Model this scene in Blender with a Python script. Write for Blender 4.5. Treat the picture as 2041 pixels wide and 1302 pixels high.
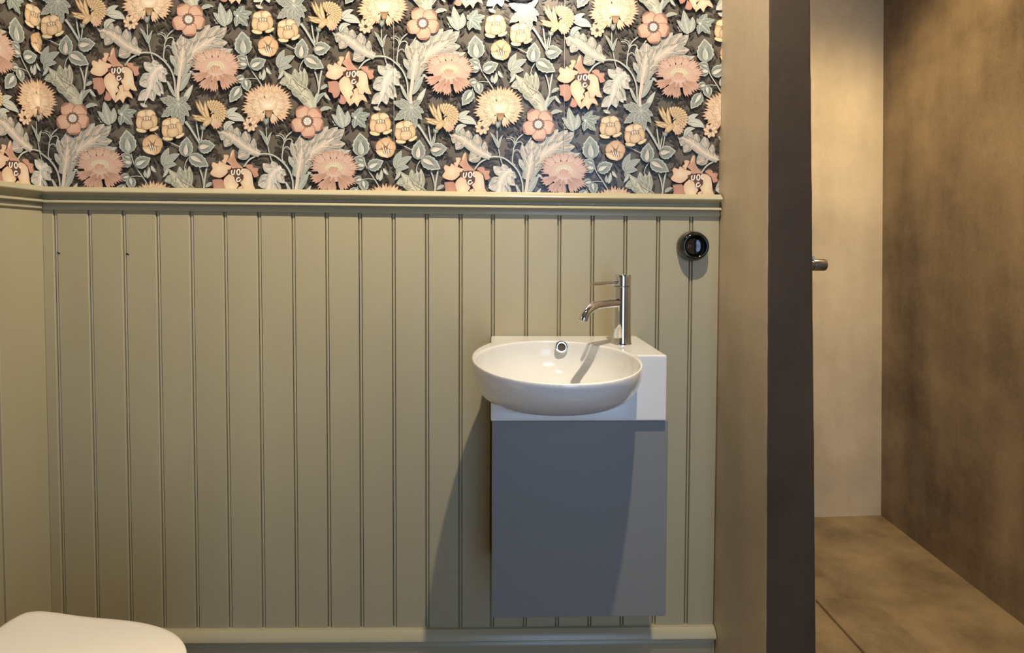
import bpy, bmesh, math, random
from mathutils import Vector, Matrix, noise

# ------------------------------------------------------------------ camera, world, lights
for o in list(bpy.data.objects): bpy.data.objects.remove(o)
SC = bpy.context.scene
COL = SC.collection
W, H = 2041.0, 1302.0
CAMP = Vector((0.0, -1.26637, 1.04578)); YAW, PITCH, ROLL, FPX = .01808, -.03172, .00271, 1080.0
PX, PY = 1020.5 - 21.14, 651.0 - 130.56
Fv = Vector((math.sin(YAW)*math.cos(PITCH), math.cos(YAW)*math.cos(PITCH), math.sin(PITCH)))
R0 = Vector((math.cos(YAW), -math.sin(YAW), 0)); U0 = R0.cross(Fv)
Rv = R0*math.cos(ROLL) + U0*math.sin(ROLL); Uv = U0*math.cos(ROLL) - R0*math.sin(ROLL)
cd = bpy.data.cameras.new('camera'); cam = bpy.data.objects.new('camera', cd); COL.objects.link(cam)
cam.matrix_world = Matrix(((Rv.x, Uv.x, -Fv.x, CAMP.x), (Rv.y, Uv.y, -Fv.y, CAMP.y), (Rv.z, Uv.z, -Fv.z, CAMP.z), (0, 0, 0, 1)))
cd.sensor_width = 36; cd.sensor_fit = 'HORIZONTAL'; cd.lens = FPX/W*36
cd.shift_x = 21.14/W; cd.shift_y = -130.56/W; cd.clip_start = .02
SC.camera = cam

vs = SC.view_settings
vs.view_transform = 'Standard'; vs.look = 'None'; vs.gamma = 1; vs.use_curve_mapping = False
vs.exposure = 1.0

world = bpy.data.worlds.new('daylight'); SC.world = world; world.use_nodes = True
bgn = world.node_tree.nodes['Background']; bgn.inputs[0].default_value = (.38, .62, 1.0, 1); bgn.inputs[1].default_value = 2.1

def lamp(name, kind, loc, energy, color, size=.03, aim=None, angle=120, blend=.5, **kw):
    l = bpy.data.lights.new(name, kind); l.energy = energy; l.color = color
    o = bpy.data.objects.new(name, l); COL.objects.link(o); o.location = loc
    if kind in ('SPOT', 'POINT'): l.shadow_soft_size = size
    if kind == 'SPOT': l.spot_size = math.radians(angle); l.spot_blend = blend
    if aim is not None:
        d = Vector(aim) - Vector(loc); o.rotation_euler = d.to_track_quat('-Z', 'Y').to_euler()
    return o
SPOT = Vector((.24, -.85, 2.385))
lamp('ceiling_spot_light', 'SPOT', SPOT, 38, (1, .86, .66), .016, SPOT + Vector((-.46, .84, -.66)), 66, .8)
lamp('ceiling_spot_spill', 'SPOT', SPOT, 56, (1, .86, .65), .016, (.10, -.50, 0), 164, .5)
lamp('wall_lamp_light', 'POINT', (.0662, -.080, 1.656), .42, (1, .90, .74), .03)
lamp('shower_spot_light', 'SPOT', (1.16, -.10, 2.385), 40, (1, .76, .38), .03, (1.14, .10, 0), 112, .5)
pt = bpy.data.lights.new('doorway_portal', 'AREA'); pt.shape = 'RECTANGLE'; pt.size = .74; pt.size_y = 2.02
pt.cycles.is_portal = True
po = bpy.data.objects.new('doorway_portal', pt); COL.objects.link(po); po.location = (.45, -2.39, 1.01)
po.rotation_euler = (math.radians(90), 0, 0)      # faces +y into the room

# ------------------------------------------------------------------ helpers
def cam_ray(x, y):
    return Rv*((x-PX)/FPX) - Uv*((y-PY)/FPX) + Fv
def wall_uv(x, y):
    d = cam_ray(x, y); t = -CAMP.y/d.y
    return (CAMP.x + d.x*t, CAMP.z + d.z*t)

def lin(c): return tuple(((v/255)/12.92 if v/255 <= .04045 else ((v/255+.055)/1.055)**2.4) for v in c)

def tag(o, label=None, cat=None, group=None, kind=None):
    if label: o['label'] = label
    if cat: o['category'] = cat
    if group: o['group'] = group
    if kind: o['kind'] = kind
    return o
def empty(name, loc, rotz=0):
    o = bpy.data.objects.new(name, None); COL.objects.link(o); o.location = loc; o.rotation_euler = (0, 0, rotz)
    o.empty_display_size = .05
    return o
def obj(name, bm, m, parent=None, smooth=None):
    """links a bmesh given in world coordinates"""
    bmesh.ops.recalc_face_normals(bm, faces=bm.faces[:]) if smooth != 'raw' else None
    me = bpy.data.meshes.new(name); 
    if smooth not in (None, 'raw'):
        for f in bm.faces: f.smooth = True
        for e in bm.edges:
            if len(e.link_faces) == 2 and e.calc_face_angle(0) > math.radians(smooth): e.smooth = False
    bm.to_mesh(me); bm.free()
    me.materials.append(m)
    o = bpy.data.objects.new(name, me); COL.objects.link(o)
    if parent is not None:
        o.parent = parent
        p = parent; off = Matrix.Identity(4)
        chain = []
        while p is not None: chain.append(p); p = p.parent
        for q in reversed(chain): off = off @ (Matrix.Translation(q.location) @ q.rotation_euler.to_matrix().to_4x4())
        me.transform(off.inverted())
    return o
def struct(name, bm, m, parent=None, smooth=None):
    o = obj(name, bm, m, parent, smooth)
    if parent is None: o['kind'] = 'structure'
    return o
def box(bm, x0, x1, y0, y1, z0, z1, bevel=0, seg=2):
    vs_ = [bm.verts.new((x, y, z)) for x in (x0, x1) for y in (y0, y1) for z in (z0, z1)]
    idx = [(0, 1, 3, 2), (4, 6, 7, 5), (0, 4, 5, 1), (2, 3, 7, 6), (0, 2, 6, 4), (1, 5, 7, 3)]
    fs = [bm.faces.new([vs_[i] for i in f]) for f in idx]
    if bevel:
        es = list({e for f in fs for e in f.edges})
        bmesh.ops.bevel(bm, geom=es, offset=bevel, segments=seg, affect='EDGES', profile=.5)
    return bm
def lathe(bm, prof, org, axis=(0, 0, 1), n=64, close=True):
    """prof: (radius, height) list turned about axis through org"""
    ax = Vector(axis).normalized(); q = Vector((0, 0, 1)).rotation_difference(ax)
    rings = []
    for r, h in prof:
        if r < 1e-6: rings.append([bm.verts.new(Vector(org) + q @ Vector((0, 0, h)))])
        else: rings.append([bm.verts.new(Vector(org) + q @ Vector((r*math.cos(2*math.pi*i/n), r*math.sin(2*math.pi*i/n), h))) for i in range(n)])
    for a, b in zip(rings, rings[1:]):
        for i in range(n):
            j = (i+1) % n
            if len(a) == 1 and len(b) == 1: continue
            if len(a) == 1: bm.faces.new((a[0], b[i], b[j]))
            elif len(b) == 1: bm.faces.new((a[i], b[0], a[j]))
            else: bm.faces.new((a[i], b[i], b[j], a[j]))
    return bm
def tube(bm, pts, rad, n=32, cap=True):
    pts = [Vector(p) for p in pts]; rings = []; up = Vector((0, 0, 1)); pu = None
    for k, p in enumerate(pts):
        t = (pts[min(k+1, len(pts)-1)] - pts[max(k-1, 0)]).normalized()
        if pu is None:
            pu = (up - t*up.dot(t)).normalized() if abs(t.z) < .95 else Vector((1, 0, 0))
        pu = (pu - t*pu.dot(t)).normalized(); b = t.cross(pu); r = rad[k] if isinstance(rad, (list, tuple)) else rad
        rings.append([bm.verts.new(p + pu*r*math.cos(2*math.pi*i/n) + b*r*math.sin(2*math.pi*i/n)) for i in range(n)])
    for a, b in zip(rings, rings[1:]):
        for i in range(n): bm.faces.new((a[i], a[(i+1) % n], b[(i+1) % n], b[i]))
    if cap: bm.faces.new(rings[0]); bm.faces.new(list(reversed(rings[-1])))
    return bm
def cat(pts, n=8):
    """Catmull-Rom through 2D/3D points"""
    P = [Vector(p) for p in pts]; P = [P[0]*2-P[1]] + P + [P[-1]*2-P[-2]]; out = []
    for i in range(1, len(P)-2):
        for k in range(n):
            t = k/n; a, b, c, d = P[i-1:i+3]
            out.append(.5*((2*b) + (c-a)*t + (2*a-5*b+4*c-d)*t*t + (3*b-a-3*c+d)*t**3))
    out.append(P[-2]); return out

# ------------------------------------------------------------------ materials
def mat(name, col, rough=.5, metal=0, noise_amt=0, scale=12, bump=0, bscale=200, col2=None, stretch=(1, 1, 1), coat=0, spec=.5):
    m = bpy.data.materials.new(name); m.use_nodes = True; nt = m.node_tree; b = nt.nodes['Principled BSDF']
    b.inputs['Base Color'].default_value = (*lin(col), 1); b.inputs['Roughness'].default_value = rough
    b.inputs['Metallic'].default_value = metal; b.inputs['Specular IOR Level'].default_value = spec
    if coat: b.inputs['Coat Weight'].default_value = coat; b.inputs['Coat Roughness'].default_value = .08
    tc = nt.nodes.new('ShaderNodeTexCoord'); mp = nt.nodes.new('ShaderNodeMapping'); mp.inputs['Scale'].default_value = stretch
    nt.links.new(tc.outputs['Object'], mp.inputs['Vector'])
    if noise_amt or col2:
        n = nt.nodes.new('ShaderNodeTexNoise'); n.inputs['Scale'].default_value = scale; n.inputs['Detail'].default_value = 7; n.inputs['Roughness'].default_value = .62
        nt.links.new(mp.outputs[0], n.inputs['Vector'])
        r = nt.nodes.new('ShaderNodeValToRGB'); r.color_ramp.elements[0].position = .34; r.color_ramp.elements[1].position = .66
        c2 = col2 or tuple(v*(1-noise_amt) for v in col)
        r.color_ramp.elements[0].color = (*lin(c2), 1); r.color_ramp.elements[1].color = (*lin(col), 1)
        nt.links.new(n.outputs['Fac'], r.inputs[0]); nt.links.new(r.outputs[0], b.inputs['Base Color'])
    if bump:
        n2 = nt.nodes.new('ShaderNodeTexNoise'); n2.inputs['Scale'].default_value = bscale; n2.inputs['Detail'].default_value = 5
        nt.links.new(mp.outputs[0], n2.inputs['Vector'])
        bp = nt.nodes.new('ShaderNodeBump'); bp.inputs['Strength'].default_value = bump; bp.inputs['Distance'].default_value = .002
        nt.links.new(n2.outputs['Fac'], bp.inputs['Height']); nt.links.new(bp.outputs[0], b.inputs['Normal'])
    return m
M_BOARD = mat('olive_grey_paint', (172, 162, 132), .44, noise_amt=.035, scale=5, bump=.10, bscale=90, stretch=(1, 1, .2))
M_TRIM = mat('olive_grey_gloss_paint', (176, 167, 138), .26, bump=.05, bscale=60, stretch=(.2, 1, 1))
M_DARKGAP = mat('dark_hole', (30, 26, 22), .9)
def cement(name, a, b, rough=.5, sc=2.6):
    """trowelled microcement: big soft clouds, vertical trowel drags, fine grain"""
    m = bpy.data.materials.new(name); m.use_nodes = True; nt = m.node_tree; p = nt.nodes['Principled BSDF']
    tc = nt.nodes.new('ShaderNodeTexCoord')
    def nz(scale, det, st, rgh=.6):
        mp = nt.nodes.new('ShaderNodeMapping'); mp.inputs['Scale'].default_value = st
        n = nt.nodes.new('ShaderNodeTexNoise'); n.inputs['Scale'].default_value = scale; n.inputs['Detail'].default_value = det; n.inputs['Roughness'].default_value = rgh
        nt.links.new(tc.outputs['Object'], mp.inputs[0]); nt.links.new(mp.outputs[0], n.inputs['Vector']); return n
    n1 = nz(sc, 5, (1, 1, 1)); n2 = nz(7, 6, (1, 1, .22)); n3 = nz(150, 3, (1, 1, 1), .8)
    a1 = nt.nodes.new('ShaderNodeMath'); a1.operation = 'MULTIPLY_ADD'; a1.inputs[1].default_value = .55
    nt.links.new(n1.outputs['Fac'], a1.inputs[0])
    a2 = nt.nodes.new('ShaderNodeMath'); a2.operation = 'MULTIPLY'; a2.inputs[1].default_value = .32; nt.links.new(n2.outputs['Fac'], a2.inputs[0]); nt.links.new(a2.outputs[0], a1.inputs[2])
    a3 = nt.nodes.new('ShaderNodeMath'); a3.operation = 'MULTIPLY_ADD'; a3.inputs[1].default_value = .16; nt.links.new(n3.outputs['Fac'], a3.inputs[0]); nt.links.new(a1.outputs[0], a3.inputs[2])
    r = nt.nodes.new('ShaderNodeValToRGB'); r.color_ramp.elements[0].position = .38; r.color_ramp.elements[1].position = .64
    r.color_ramp.elements[0].color = (*lin(a), 1); r.color_ramp.elements[1].color = (*lin(b), 1)
    nt.links.new(a3.outputs[0], r.inputs[0]); nt.links.new(r.outputs[0], p.inputs['Base Color'])
    p.inputs['Roughness'].default_value = rough
    bp = nt.nodes.new('ShaderNodeBump'); bp.inputs['Strength'].default_value = .12; bp.inputs['Distance'].default_value = .002
    nt.links.new(a3.outputs[0], bp.inputs['Height']); nt.links.new(bp.outputs[0], p.inputs['Normal'])
    return m
M_CEM = cement('microcement', (168, 152, 128), (206, 188, 160), .5)
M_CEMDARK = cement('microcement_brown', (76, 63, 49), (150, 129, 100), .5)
M_CEMSHADE = cement('microcement_shaded_end', (40, 29, 18), (72, 56, 38), .62)  # same cement, darkened so the colour carries the partition end's shade
M_FLOOR = cement('microcement_floor', (98, 82, 62), (150, 130, 100), .42, 4.5)
M_CEIL = mat('ceiling_paint', (150, 148, 142), .8)
M_ROOM = mat('room_paint', (92, 88, 78), .6)
M_DOORWHITE = mat('door_frame_paint', (200, 198, 190), .5)
M_CERAMIC = mat('white_glazed_ceramic', (228, 227, 224), .14, coat=.3)
M_LID = mat('cream_toilet_plastic', (242, 236, 226), .32)
M_CAB = mat('blue_grey_lacquer', (126, 127, 125), .42, bump=.08, bscale=260)
M_CHROME = mat('chrome', (232, 234, 238), .045, metal=1)
M_HOLE = mat('overflow_hole', (84, 70, 56), .6)
M_BLACK = mat('black_porcelain', (12, 11, 10), .09, coat=.8)
M_STEEL = mat('brushed_steel', (150, 150, 150), .28, metal=1)
M_BROWNGLAZE = mat('dark_brown_glaze', (44, 34, 26), .14, coat=.8)
def glass_mat():
    m = bpy.data.materials.new('opal_glass'); m.use_nodes = True; b = m.node_tree.nodes['Principled BSDF']
    b.inputs['Base Color'].default_value = (1, .97, .92, 1); b.inputs['Transmission Weight'].default_value = 1; b.inputs['Roughness'].default_value = .05
    b.inputs['IOR'].default_value = 1.1
    return m
def emit(name, col, s):
    m = bpy.data.materials.new(name); m.use_nodes = True; b = m.node_tree.nodes['Principled BSDF']
    b.inputs['Emission Color'].default_value = (*col, 1); b.inputs['Emission Strength'].default_value = s; return m
M_BULB = emit('warm_bulb', (1, .85, .6), 4)
def paper_mat():
    m = bpy.data.materials.new('floral_wallpaper'); m.use_nodes = True; nt = m.node_tree; b = nt.nodes['Principled BSDF']
    v = nt.nodes.new('ShaderNodeVertexColor'); v.layer_name = 'ink'
    nt.links.new(v.outputs[0], b.inputs['Base Color']); b.inputs['Roughness'].default_value = .30
    b.inputs['Specular IOR Level'].default_value = .55
    return m
M_PAPER = paper_mat()

# ------------------------------------------------------------------ setting
XC = -1.034          # corner of left wall and sink wall
XP = .532            # left face of the plastered partition
XQ = .628; YP = -.237
YR = -2.38; ZC = 2.4
bm = bmesh.new(); box(bm, XC-.1, XP+.02, 0, .09, 0, ZC); wall_back = struct('wall_back', bm, M_ROOM)
bm = bmesh.new(); box(bm, XC-.1, XC, YR, 0, 0, ZC); wall_left = struct('wall_left', bm, M_ROOM)
# partition: plastered long side, narrow end with its shade painted into the colour
def quad(bm, *p):
    return bm.faces.new([bm.verts.new(q) for q in p])
rnd = random.Random(4)
def rough_edge(x, y, dx, dy, n=90, amp=.0007):
    return [Vector((x + dx*ZC*k/n + rnd.uniform(0, amp)*(1 if x < .6 else -1), y + dy*ZC*k/n + rnd.uniform(0, amp), ZC*k/n)) for k in range(n+1)]
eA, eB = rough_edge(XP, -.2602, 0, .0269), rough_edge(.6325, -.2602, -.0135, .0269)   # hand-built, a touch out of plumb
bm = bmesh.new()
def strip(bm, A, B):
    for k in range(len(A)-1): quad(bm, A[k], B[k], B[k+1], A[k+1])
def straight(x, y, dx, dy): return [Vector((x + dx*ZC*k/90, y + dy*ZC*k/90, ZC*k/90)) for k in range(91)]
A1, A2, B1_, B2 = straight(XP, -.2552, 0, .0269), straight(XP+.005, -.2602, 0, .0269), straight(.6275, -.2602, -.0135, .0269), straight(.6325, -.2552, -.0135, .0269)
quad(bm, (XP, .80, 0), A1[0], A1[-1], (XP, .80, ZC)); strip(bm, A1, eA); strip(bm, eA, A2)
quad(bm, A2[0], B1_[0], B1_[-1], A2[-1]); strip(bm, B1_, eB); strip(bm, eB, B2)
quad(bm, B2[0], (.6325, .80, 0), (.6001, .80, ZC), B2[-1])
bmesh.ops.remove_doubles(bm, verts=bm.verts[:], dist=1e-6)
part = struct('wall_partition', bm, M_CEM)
part.data.materials.append(M_CEMSHADE)
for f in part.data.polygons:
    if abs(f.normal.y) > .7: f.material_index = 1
# shower back wall and right wall
def slab(bm, p, q, thick, z0=0, z1=ZC):
    p, q = Vector((*p, 0)), Vector((*q, 0)); d = (q-p).normalized(); n = Vector((d.y, -d.x, 0))*thick
    c = [p, q, q+n, p+n]
    lo = [bm.verts.new((v.x, v.y, z0)) for v in c]; hi = [bm.verts.new((v.x, v.y, z1)) for v in c]
    bm.faces.new(lo); bm.faces.new(hi[::-1])
    for i in range(4): bm.faces.new((lo[i], hi[i], hi[(i+1) % 4], lo[(i+1) % 4]))
bm = bmesh.new(); slab(bm, (1.56, .773), (.55, .7252), .1); struct('wall_shower', bm, M_CEM)
bm = bmesh.new(); slab(bm, (1.5149, .87), (1.2939, YR), -.1)
for v in bm.verts:
    if v.co.z > 1: v.co.x -= .0208*ZC
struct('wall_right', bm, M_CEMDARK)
# floor with a raised channel cover in the shower
bm = bmesh.new(); box(bm, XC-.1, 1.75, YR-.1, .9, -.08, 0); floor_o = struct('floor', bm, M_FLOOR)
bm = bmesh.new(); box(bm, XC-.1, 1.75, YR-.1, .9, ZC, ZC+.08); struct('ceiling', bm, M_CEIL)
# rear wall with the open doorway
bm = bmesh.new(); box(bm, XC-.1, .08, YR-.1, YR, 0, ZC); box(bm, .82, 1.75, YR-.1, YR, 0, ZC); box(bm, .08, .82, YR-.1, YR, 2.02, ZC); struct('wall_rear', bm, M_ROOM)
bm = bmesh.new(); box(bm, .03, .08, YR, YR+.016, 0, 2.07); box(bm, .82, .87, YR, YR+.016, 0, 2.07); box(bm, .08, .82, YR, YR+.016, 2.02, 2.07)
struct('trim_4', bm, M_DOORWHITE)

# panelling -----------------------------------------------------------------
GP, G0 = .0768, -.99475
random.seed(7)
def board_profile(u0, u1, grooves):
    """list of (u, depth) running from u0 to u1; depth is the distance out from the wall"""
    F = .0112; P = [(u0, F)]
    for g in grooves:
        w = .0045; jitter = random.uniform(-.0003, .0006)
        for du, dp in ((-w-.0012, F), (-w, F-.0012), (-w+.0008, F-.0088), (-w+.0022, F-.0088), (-.0014, F-.0022), (.0008, F-.0018), (.0026, F-.0030),
                       (w-.0022, F-.0088), (w-.0008-jitter*.3, F-.0088), (w, F-.0010), (w+.0010, F)):
            P.append((g+du, dp))
    P.append((u1, F)); return P
def extrude_prof(bm, prof, place, z0, z1, cap_to=0):
    lo = [bm.verts.new(place(u, d, z0)) for u, d in prof]; hi = [bm.verts.new(place(u, d, z1)) for u, d in prof]
    for i in range(len(prof)-1): bm.faces.new((lo[i], lo[i+1], hi[i+1], hi[i]))
    b = [bm.verts.new(place(prof[0][0], cap_to, z0)), bm.verts.new(place(prof[-1][0], cap_to, z0)), bm.verts.new(place(prof[-1][0], cap_to, z1)), bm.verts.new(place(prof[0][0], cap_to, z1))]
    bm.faces.new((b[0], lo[0], hi[0], b[3])); bm.faces.new((lo[-1], b[1], b[2], hi[-1]))
    bm.faces.new([b[1]] + lo[::-1] + [b[0]]); bm.faces.new([b[3]] + hi + [b[2]])
ZP0, ZP1 = .02, 1.15
grooves = [G0 + k*GP + d for k, d in zip(range(20), [-.0005, 0, .0004, .0003, 0, -.0006, 0, .0006, .0004, 0, 0, 0, .001, -.001, 0, -.0004, 0, 0, 0, .0004])]
bm = bmesh.new(); extrude_prof(bm, board_profile(XC+.0115, XP-.0025, grooves), lambda u, d, z: Vector((u, -d, z)), ZP0, ZP1)
pan = obj('panelling', bm, M_BOARD, wall_back)
bm = bmesh.new(); extrude_prof(bm, board_profile(.0115, 2.2, [.131+.0768*k for k in range(28)]), lambda u, d, z: Vector((XC+d, -u, z)), ZP0, ZP1)
pan2 = obj('panelling', bm, M_BOARD, wall_left)
# old screw holes in the boards
for x, z in ((-.9885, 1.0215), (-.8335, 1.0195)):
    bm = bmesh.new()
    pts = [(-.0042, .0022), (-.001, .0030), (.0034, .0008), (.0040, -.0016), (.0015, -.0026), (-.0012, -.0012)]
    a = [bm.verts.new((x+px, -.0114, z+pz)) for px, pz in pts]; b = [bm.verts.new((x+px*.6, -.0085, z+pz*.6)) for px, pz in pts]
    for i in range(6): bm.faces.new((a[i], a[(i+1) % 6], b[(i+1) % 6], b[i]))
    bm.faces.new(b); bm.faces.new(a[::-1]) 
    obj('screw_hole', bm, M_DARKGAP, pan)

def rail_prof(kind):
    if kind == 'rail':
        return [(1.1195, .0), (1.1195, .0150), (1.1210, .0170), (1.1255, .0174), (1.1300, .0160), (1.1325, .0152), (1.1336, .0200), (1.1340, .0262), (1.1354, .0277), (1.1372, .0272), (1.1398, .0245), (1.1408, .0215),
                (1.1412, .0120), (1.1440, .0105), (1.1480, .0112), (1.1520, .0150), (1.1552, .0225), (1.1562, .0290), (1.1575, .0318), (1.1594, .0326), (1.1614, .0318), (1.1650, .0286), (1.1688, .0240), (1.1712, .0195), (1.1712, .0)]
    return [(.0, .0), (.0, .0215), (.098, .0215), (.1000, .0225), (.1035, .0190), (.1060, .0180), (.1090, .0200), (.1105, .0242), (.1125, .0255), (.1140, .0248), (.1145, .0205), (.1158, .0205), (.1165, .0272),
            (.1185, .0312), (.1212, .0326), (.1245, .0318), (.1300, .0286), (.1355, .0240), (.1400, .0185), (.1408, .0)]
def moulding(name, kind, place, L, m, smooth=28):
    bm = bmesh.new(); P = rail_prof(kind); n = 24
    rows = []
    for k in range(n+1):
        t = k/n
        rows.append([bm.verts.new(place(t, d + (.0002*math.sin(9*t+3) if d else 0), z)) for z, d in P])
    for a, b in zip(rows, rows[1:]):
        for i in range(len(P)-1): bm.faces.new((a[i], b[i], b[i+1], a[i+1]))
        bm.faces.new((a[-1], b[-1], b[0], a[0]))
    bm.faces.new(rows[0]); bm.faces.new(rows[-1][::-1])
    return struct(name, bm, m, None, smooth)
# mitred into each other in the corner
moulding('trim_1', 'rail', lambda t, d, z: Vector((XC + d*.97 + (XP - .0035 - XC - d*.97)*t, -d, z + .0016 - .0118*t)), 1, M_TRIM)
moulding('trim_2', 'rail', lambda t, d, z: Vector((XC + d, -d*1.0 - .0012 - (2.3 - d)*t, z + .0024)), 1, M_TRIM)
moulding('baseboard_back', 'base', lambda t, d, z: Vector((XC + d + (XP - .002 - XC - d)*t, -d, z*(1+.03-.08*math.sin(min(1,t*1.1)*1.9)*.5))), 1, M_TRIM)
moulding('baseboard_left', 'base', lambda t, d, z: Vector((XC + d, -d - (2.3 - d)*t, z)), 1, M_TRIM)
# shower floor: slightly proud channel cover
bm = bmesh.new(); box(bm, .952, 1.118, -.40, .275, -.004, .009, .0035, 3); struct('trim_3', bm, M_FLOOR)

# ------------------------------------------------------------------ floral wallpaper, printed as one repeat and laid out on its half-drop lattice
class Ink:
    """collects flat coloured faces in a plane, each stroke a hair above the one before"""
    def __init__(s): s.v = []; s.f = []; s.k = 0
    def nxt(s): s.k += 1; return s.k
    def face(s, pts, cols, k):
        n = len(s.v); s.v += [(p[0], p[1], k, c) for p, c in zip(pts, cols)]; s.f.append(tuple(range(n, n+len(pts))))
    def poly(s, pts, col):
        s.face(pts, [col]*len(pts), s.nxt())
    def fan(s, c, pts, cc, ce, closed=True):
        k = s.nxt(); n = len(s.v); s.v.append((c[0], c[1], k, cc))
        for i, p in enumerate(pts): s.v.append((p[0], p[1], k, ce[i] if isinstance(ce, list) else ce))
        m = len(pts)
        for i in range(m if closed else m-1): s.f.append((n, n+1+i, n+1+(i+1) % m))
    def strip(s, spine, wl, wr, cm, cl, cr=None):
        """ribbon along a spine: half widths left/right, colour in the middle and at the edges"""
        k = s.nxt(); n = len(s.v); P = [Vector(p[:2]) for p in spine]; m = len(P); cr = cr or cl
        for i, p in enumerate(P):
            t = (P[min(i+1, m-1)] - P[max(i-1, 0)]); t = t.normalized() if t.length > 1e-6 else Vector((1, 0)); nn = Vector((t.y, -t.x))
            a, b = p - nn*wl[i], p + nn*wr[i]; c_ = cm[i] if isinstance(cm, list) else cm
            s.v += [(a.x, a.y, k, cl), (p.x, p.y, k, c_), (b.x, b.y, k, cr)]
        for i in range(m-1):
            o = n+3*i; s.f += [(o, o+1, o+4, o+3), (o+1, o+2, o+5, o+4)]
    def line(s, pts, w, col, taper=(1, 1)):
        m = len(pts); ws = [w*.5*(taper[0] + (taper[1]-taper[0])*i/(m-1)) for i in range(m)]; s.strip(pts, ws, ws, col, col)
def C(*a):
    g = .3*a[0] + .55*a[1] + .15*a[2]; return lin(tuple(v*.77 + g*.23 for v in a))
BG = C(100, 90, 76); BGD = C(60, 52, 44); BGM = C(74, 65, 55)
OUT = C(186, 190, 176); SAGE = C(142, 149, 138); SAGED = C(100, 108, 100); MIST = C(172, 176, 164); PALE = C(206, 203, 186); BLUSH = C(214, 190, 168); LINE = C(84, 82, 74)
CREAM = C(226, 204, 166); PEACH = C(214, 170, 130); PINK = C(204, 156, 132); ROSE = C(172, 118, 96); ROSED = C(138, 90, 72); OCHRE = C(190, 148, 98); OCHD = C(138, 102, 66); BRN = C(104, 68, 50); WHITE = C(232, 226, 210)
ink = Ink()
V2 = lambda x, y: Vector((x, y))
def bez(a, b, bend, n=12):
    a, b = Vector(a), Vector(b); d = b-a; nn = V2(d.y, -d.x); c = (a+b)/2 + nn*bend
    return [a*(1-t)**2 + c*2*t*(1-t) + b*t*t for t in [i/n for i in range(n+1)]]
def cat2(p, n=6): return [V2(q.x, q.y) for q in cat([(a[0], a[1], 0) for a in p], n)]
def blade(t, fat=.45): return (math.sin(math.pi*t**fat))**.85 if 0 < t < 1 else 0
def leaf(a, b, w, bend=0, edge=SAGE, mid=MIST, out=OUT, vein=None, teeth=0, fat=.8, veins=0, o=1.0, n=18):
    S = bez(a, b, bend, n); m = len(S)
    def wd(i, g=0):
        t = i/(m-1); x = blade(t, fat)*w*.5
        if teeth: x *= .80 + .30*((t*teeth) % 1)
        return max(0, x - g) 
    S2 = S
    ink.strip(S, [wd(i) for i in range(m)], [wd(i) for i in range(m)], out, out)
    ink.strip(S2, [max(0, wd(i)-o) for i in range(m)], [max(0, wd(i)-o) for i in range(m)], mid, edge)
    if vein: ink.line(S[1:-2], .9, vein, (1.2, .4))
    if veins:
        for j in range(veins):
            t = .18 + .62*j/veins; i = int(t*(m-1)); d = (S[i+1]-S[i]).normalized(); nn = V2(d.y, -d.x)
            for sg in (-1, 1):
                L = wd(min(m-1, i+2))*.86; p = S[i]; ink.line([p, p + d*L*.55 + nn*sg*L*.55, p + d*L*.9 + nn*sg*L*.85], .55, vein or LINE, (1, .4))
def bud(a, b, w, heart=MIST, bend=.0, left=True):
    """closed bud: toothed outer sepals, darker inside, pale drop in the middle"""
    a, b = Vector(a), Vector(b); d = (b-a); L = d.length; u = d/L; nn = V2(u.y, -u.x)
    def shp(f, tip, teeth, sx=0):
        pts = []
        prof = [(0, .10), (.10, .62), (.30, .98), (.36, .90), (.52, .97), (.57, .80), (.70, .78), (.74, .60), (.86, .36), (1, 0)] if teeth else [(0, .1), (.12, .62), (.35, .95), (.55, .86), (.75, .55), (.9, .24), (1, 0)]
        for t, x in prof: pts.append(a + u*(L*tip*t) + nn*(x*w*.5*f + sx))
        for t, x in prof[-2::-1]: pts.append(a + u*(L*tip*t) - nn*(x*w*.5*f - sx))
        return pts
    c = a + u*L*.4
    ink.fan(c, shp(1, 1, 1), OUT, OUT); ink.fan(c, shp(.87, .94, 1), SAGED, SAGE)
    for sg in (-1, 1):
        S = bez(a + u*L*.05 + nn*sg*w*.1, a + u*L*.80 + nn*sg*w*.16, .30*sg*-1, 10); ink.strip(S, [w*.15*blade(i/10) for i in range(11)], [w*.15*blade(i/10) for i in range(11)], SAGE, MIST)
        ink.line(S, .8, LINE, (.8, .3))
    S = bez(a + u*L*.06, a + u*L*.66, .05, 10); ws = [w*.17*blade(i/10, .7) for i in range(11)]
    ink.strip(S, [x+1 for x in ws[:-1]]+[0], [x+1 for x in ws[:-1]]+[0], LINE, LINE); ink.strip(S, ws, ws, heart, PALE, MIST)
def frill(c, ang, spread, R, teeth, depth, cin, cout, edge=None, r0=.0, seed=0, sq=1):
    """fan shaped petal with a ragged rim"""
    c = Vector(c); rr = random.Random(seed*7+int(ang*10)); pts = []; n = teeth*2
    for i in range(n+1):
        t = i/n; a = math.radians(ang + spread*(t-.5)); side = 1 - .16*abs(2*t-1)**3
        r = R*side*(1 if i % 2 else 1-depth)*(1+rr.uniform(-.05, .05)); pts.append(c + V2(math.cos(a)*r, math.sin(a)*r*sq))
    b = c + V2(math.cos(math.radians(ang)), math.sin(math.radians(ang))*sq)*R*r0
    if edge: ink.fan(b, [b + (p-b)*1.035 for p in pts], edge, edge, False)
    ink.fan(b, pts, cin, cout, False)
    for j in range(1, teeth):
        if j % 2: ink.line([b + (pts[2*j-1]-b)*.30, b + (pts[2*j-1]-b)*.62, b + (pts[2*j-1]-b)*.86], .5, edge or cout, (.4, 1))
def sx(pts, o, k=8.137): return [V2(o[0]+x/k, o[1]+y/k) for x, y in pts]

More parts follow.
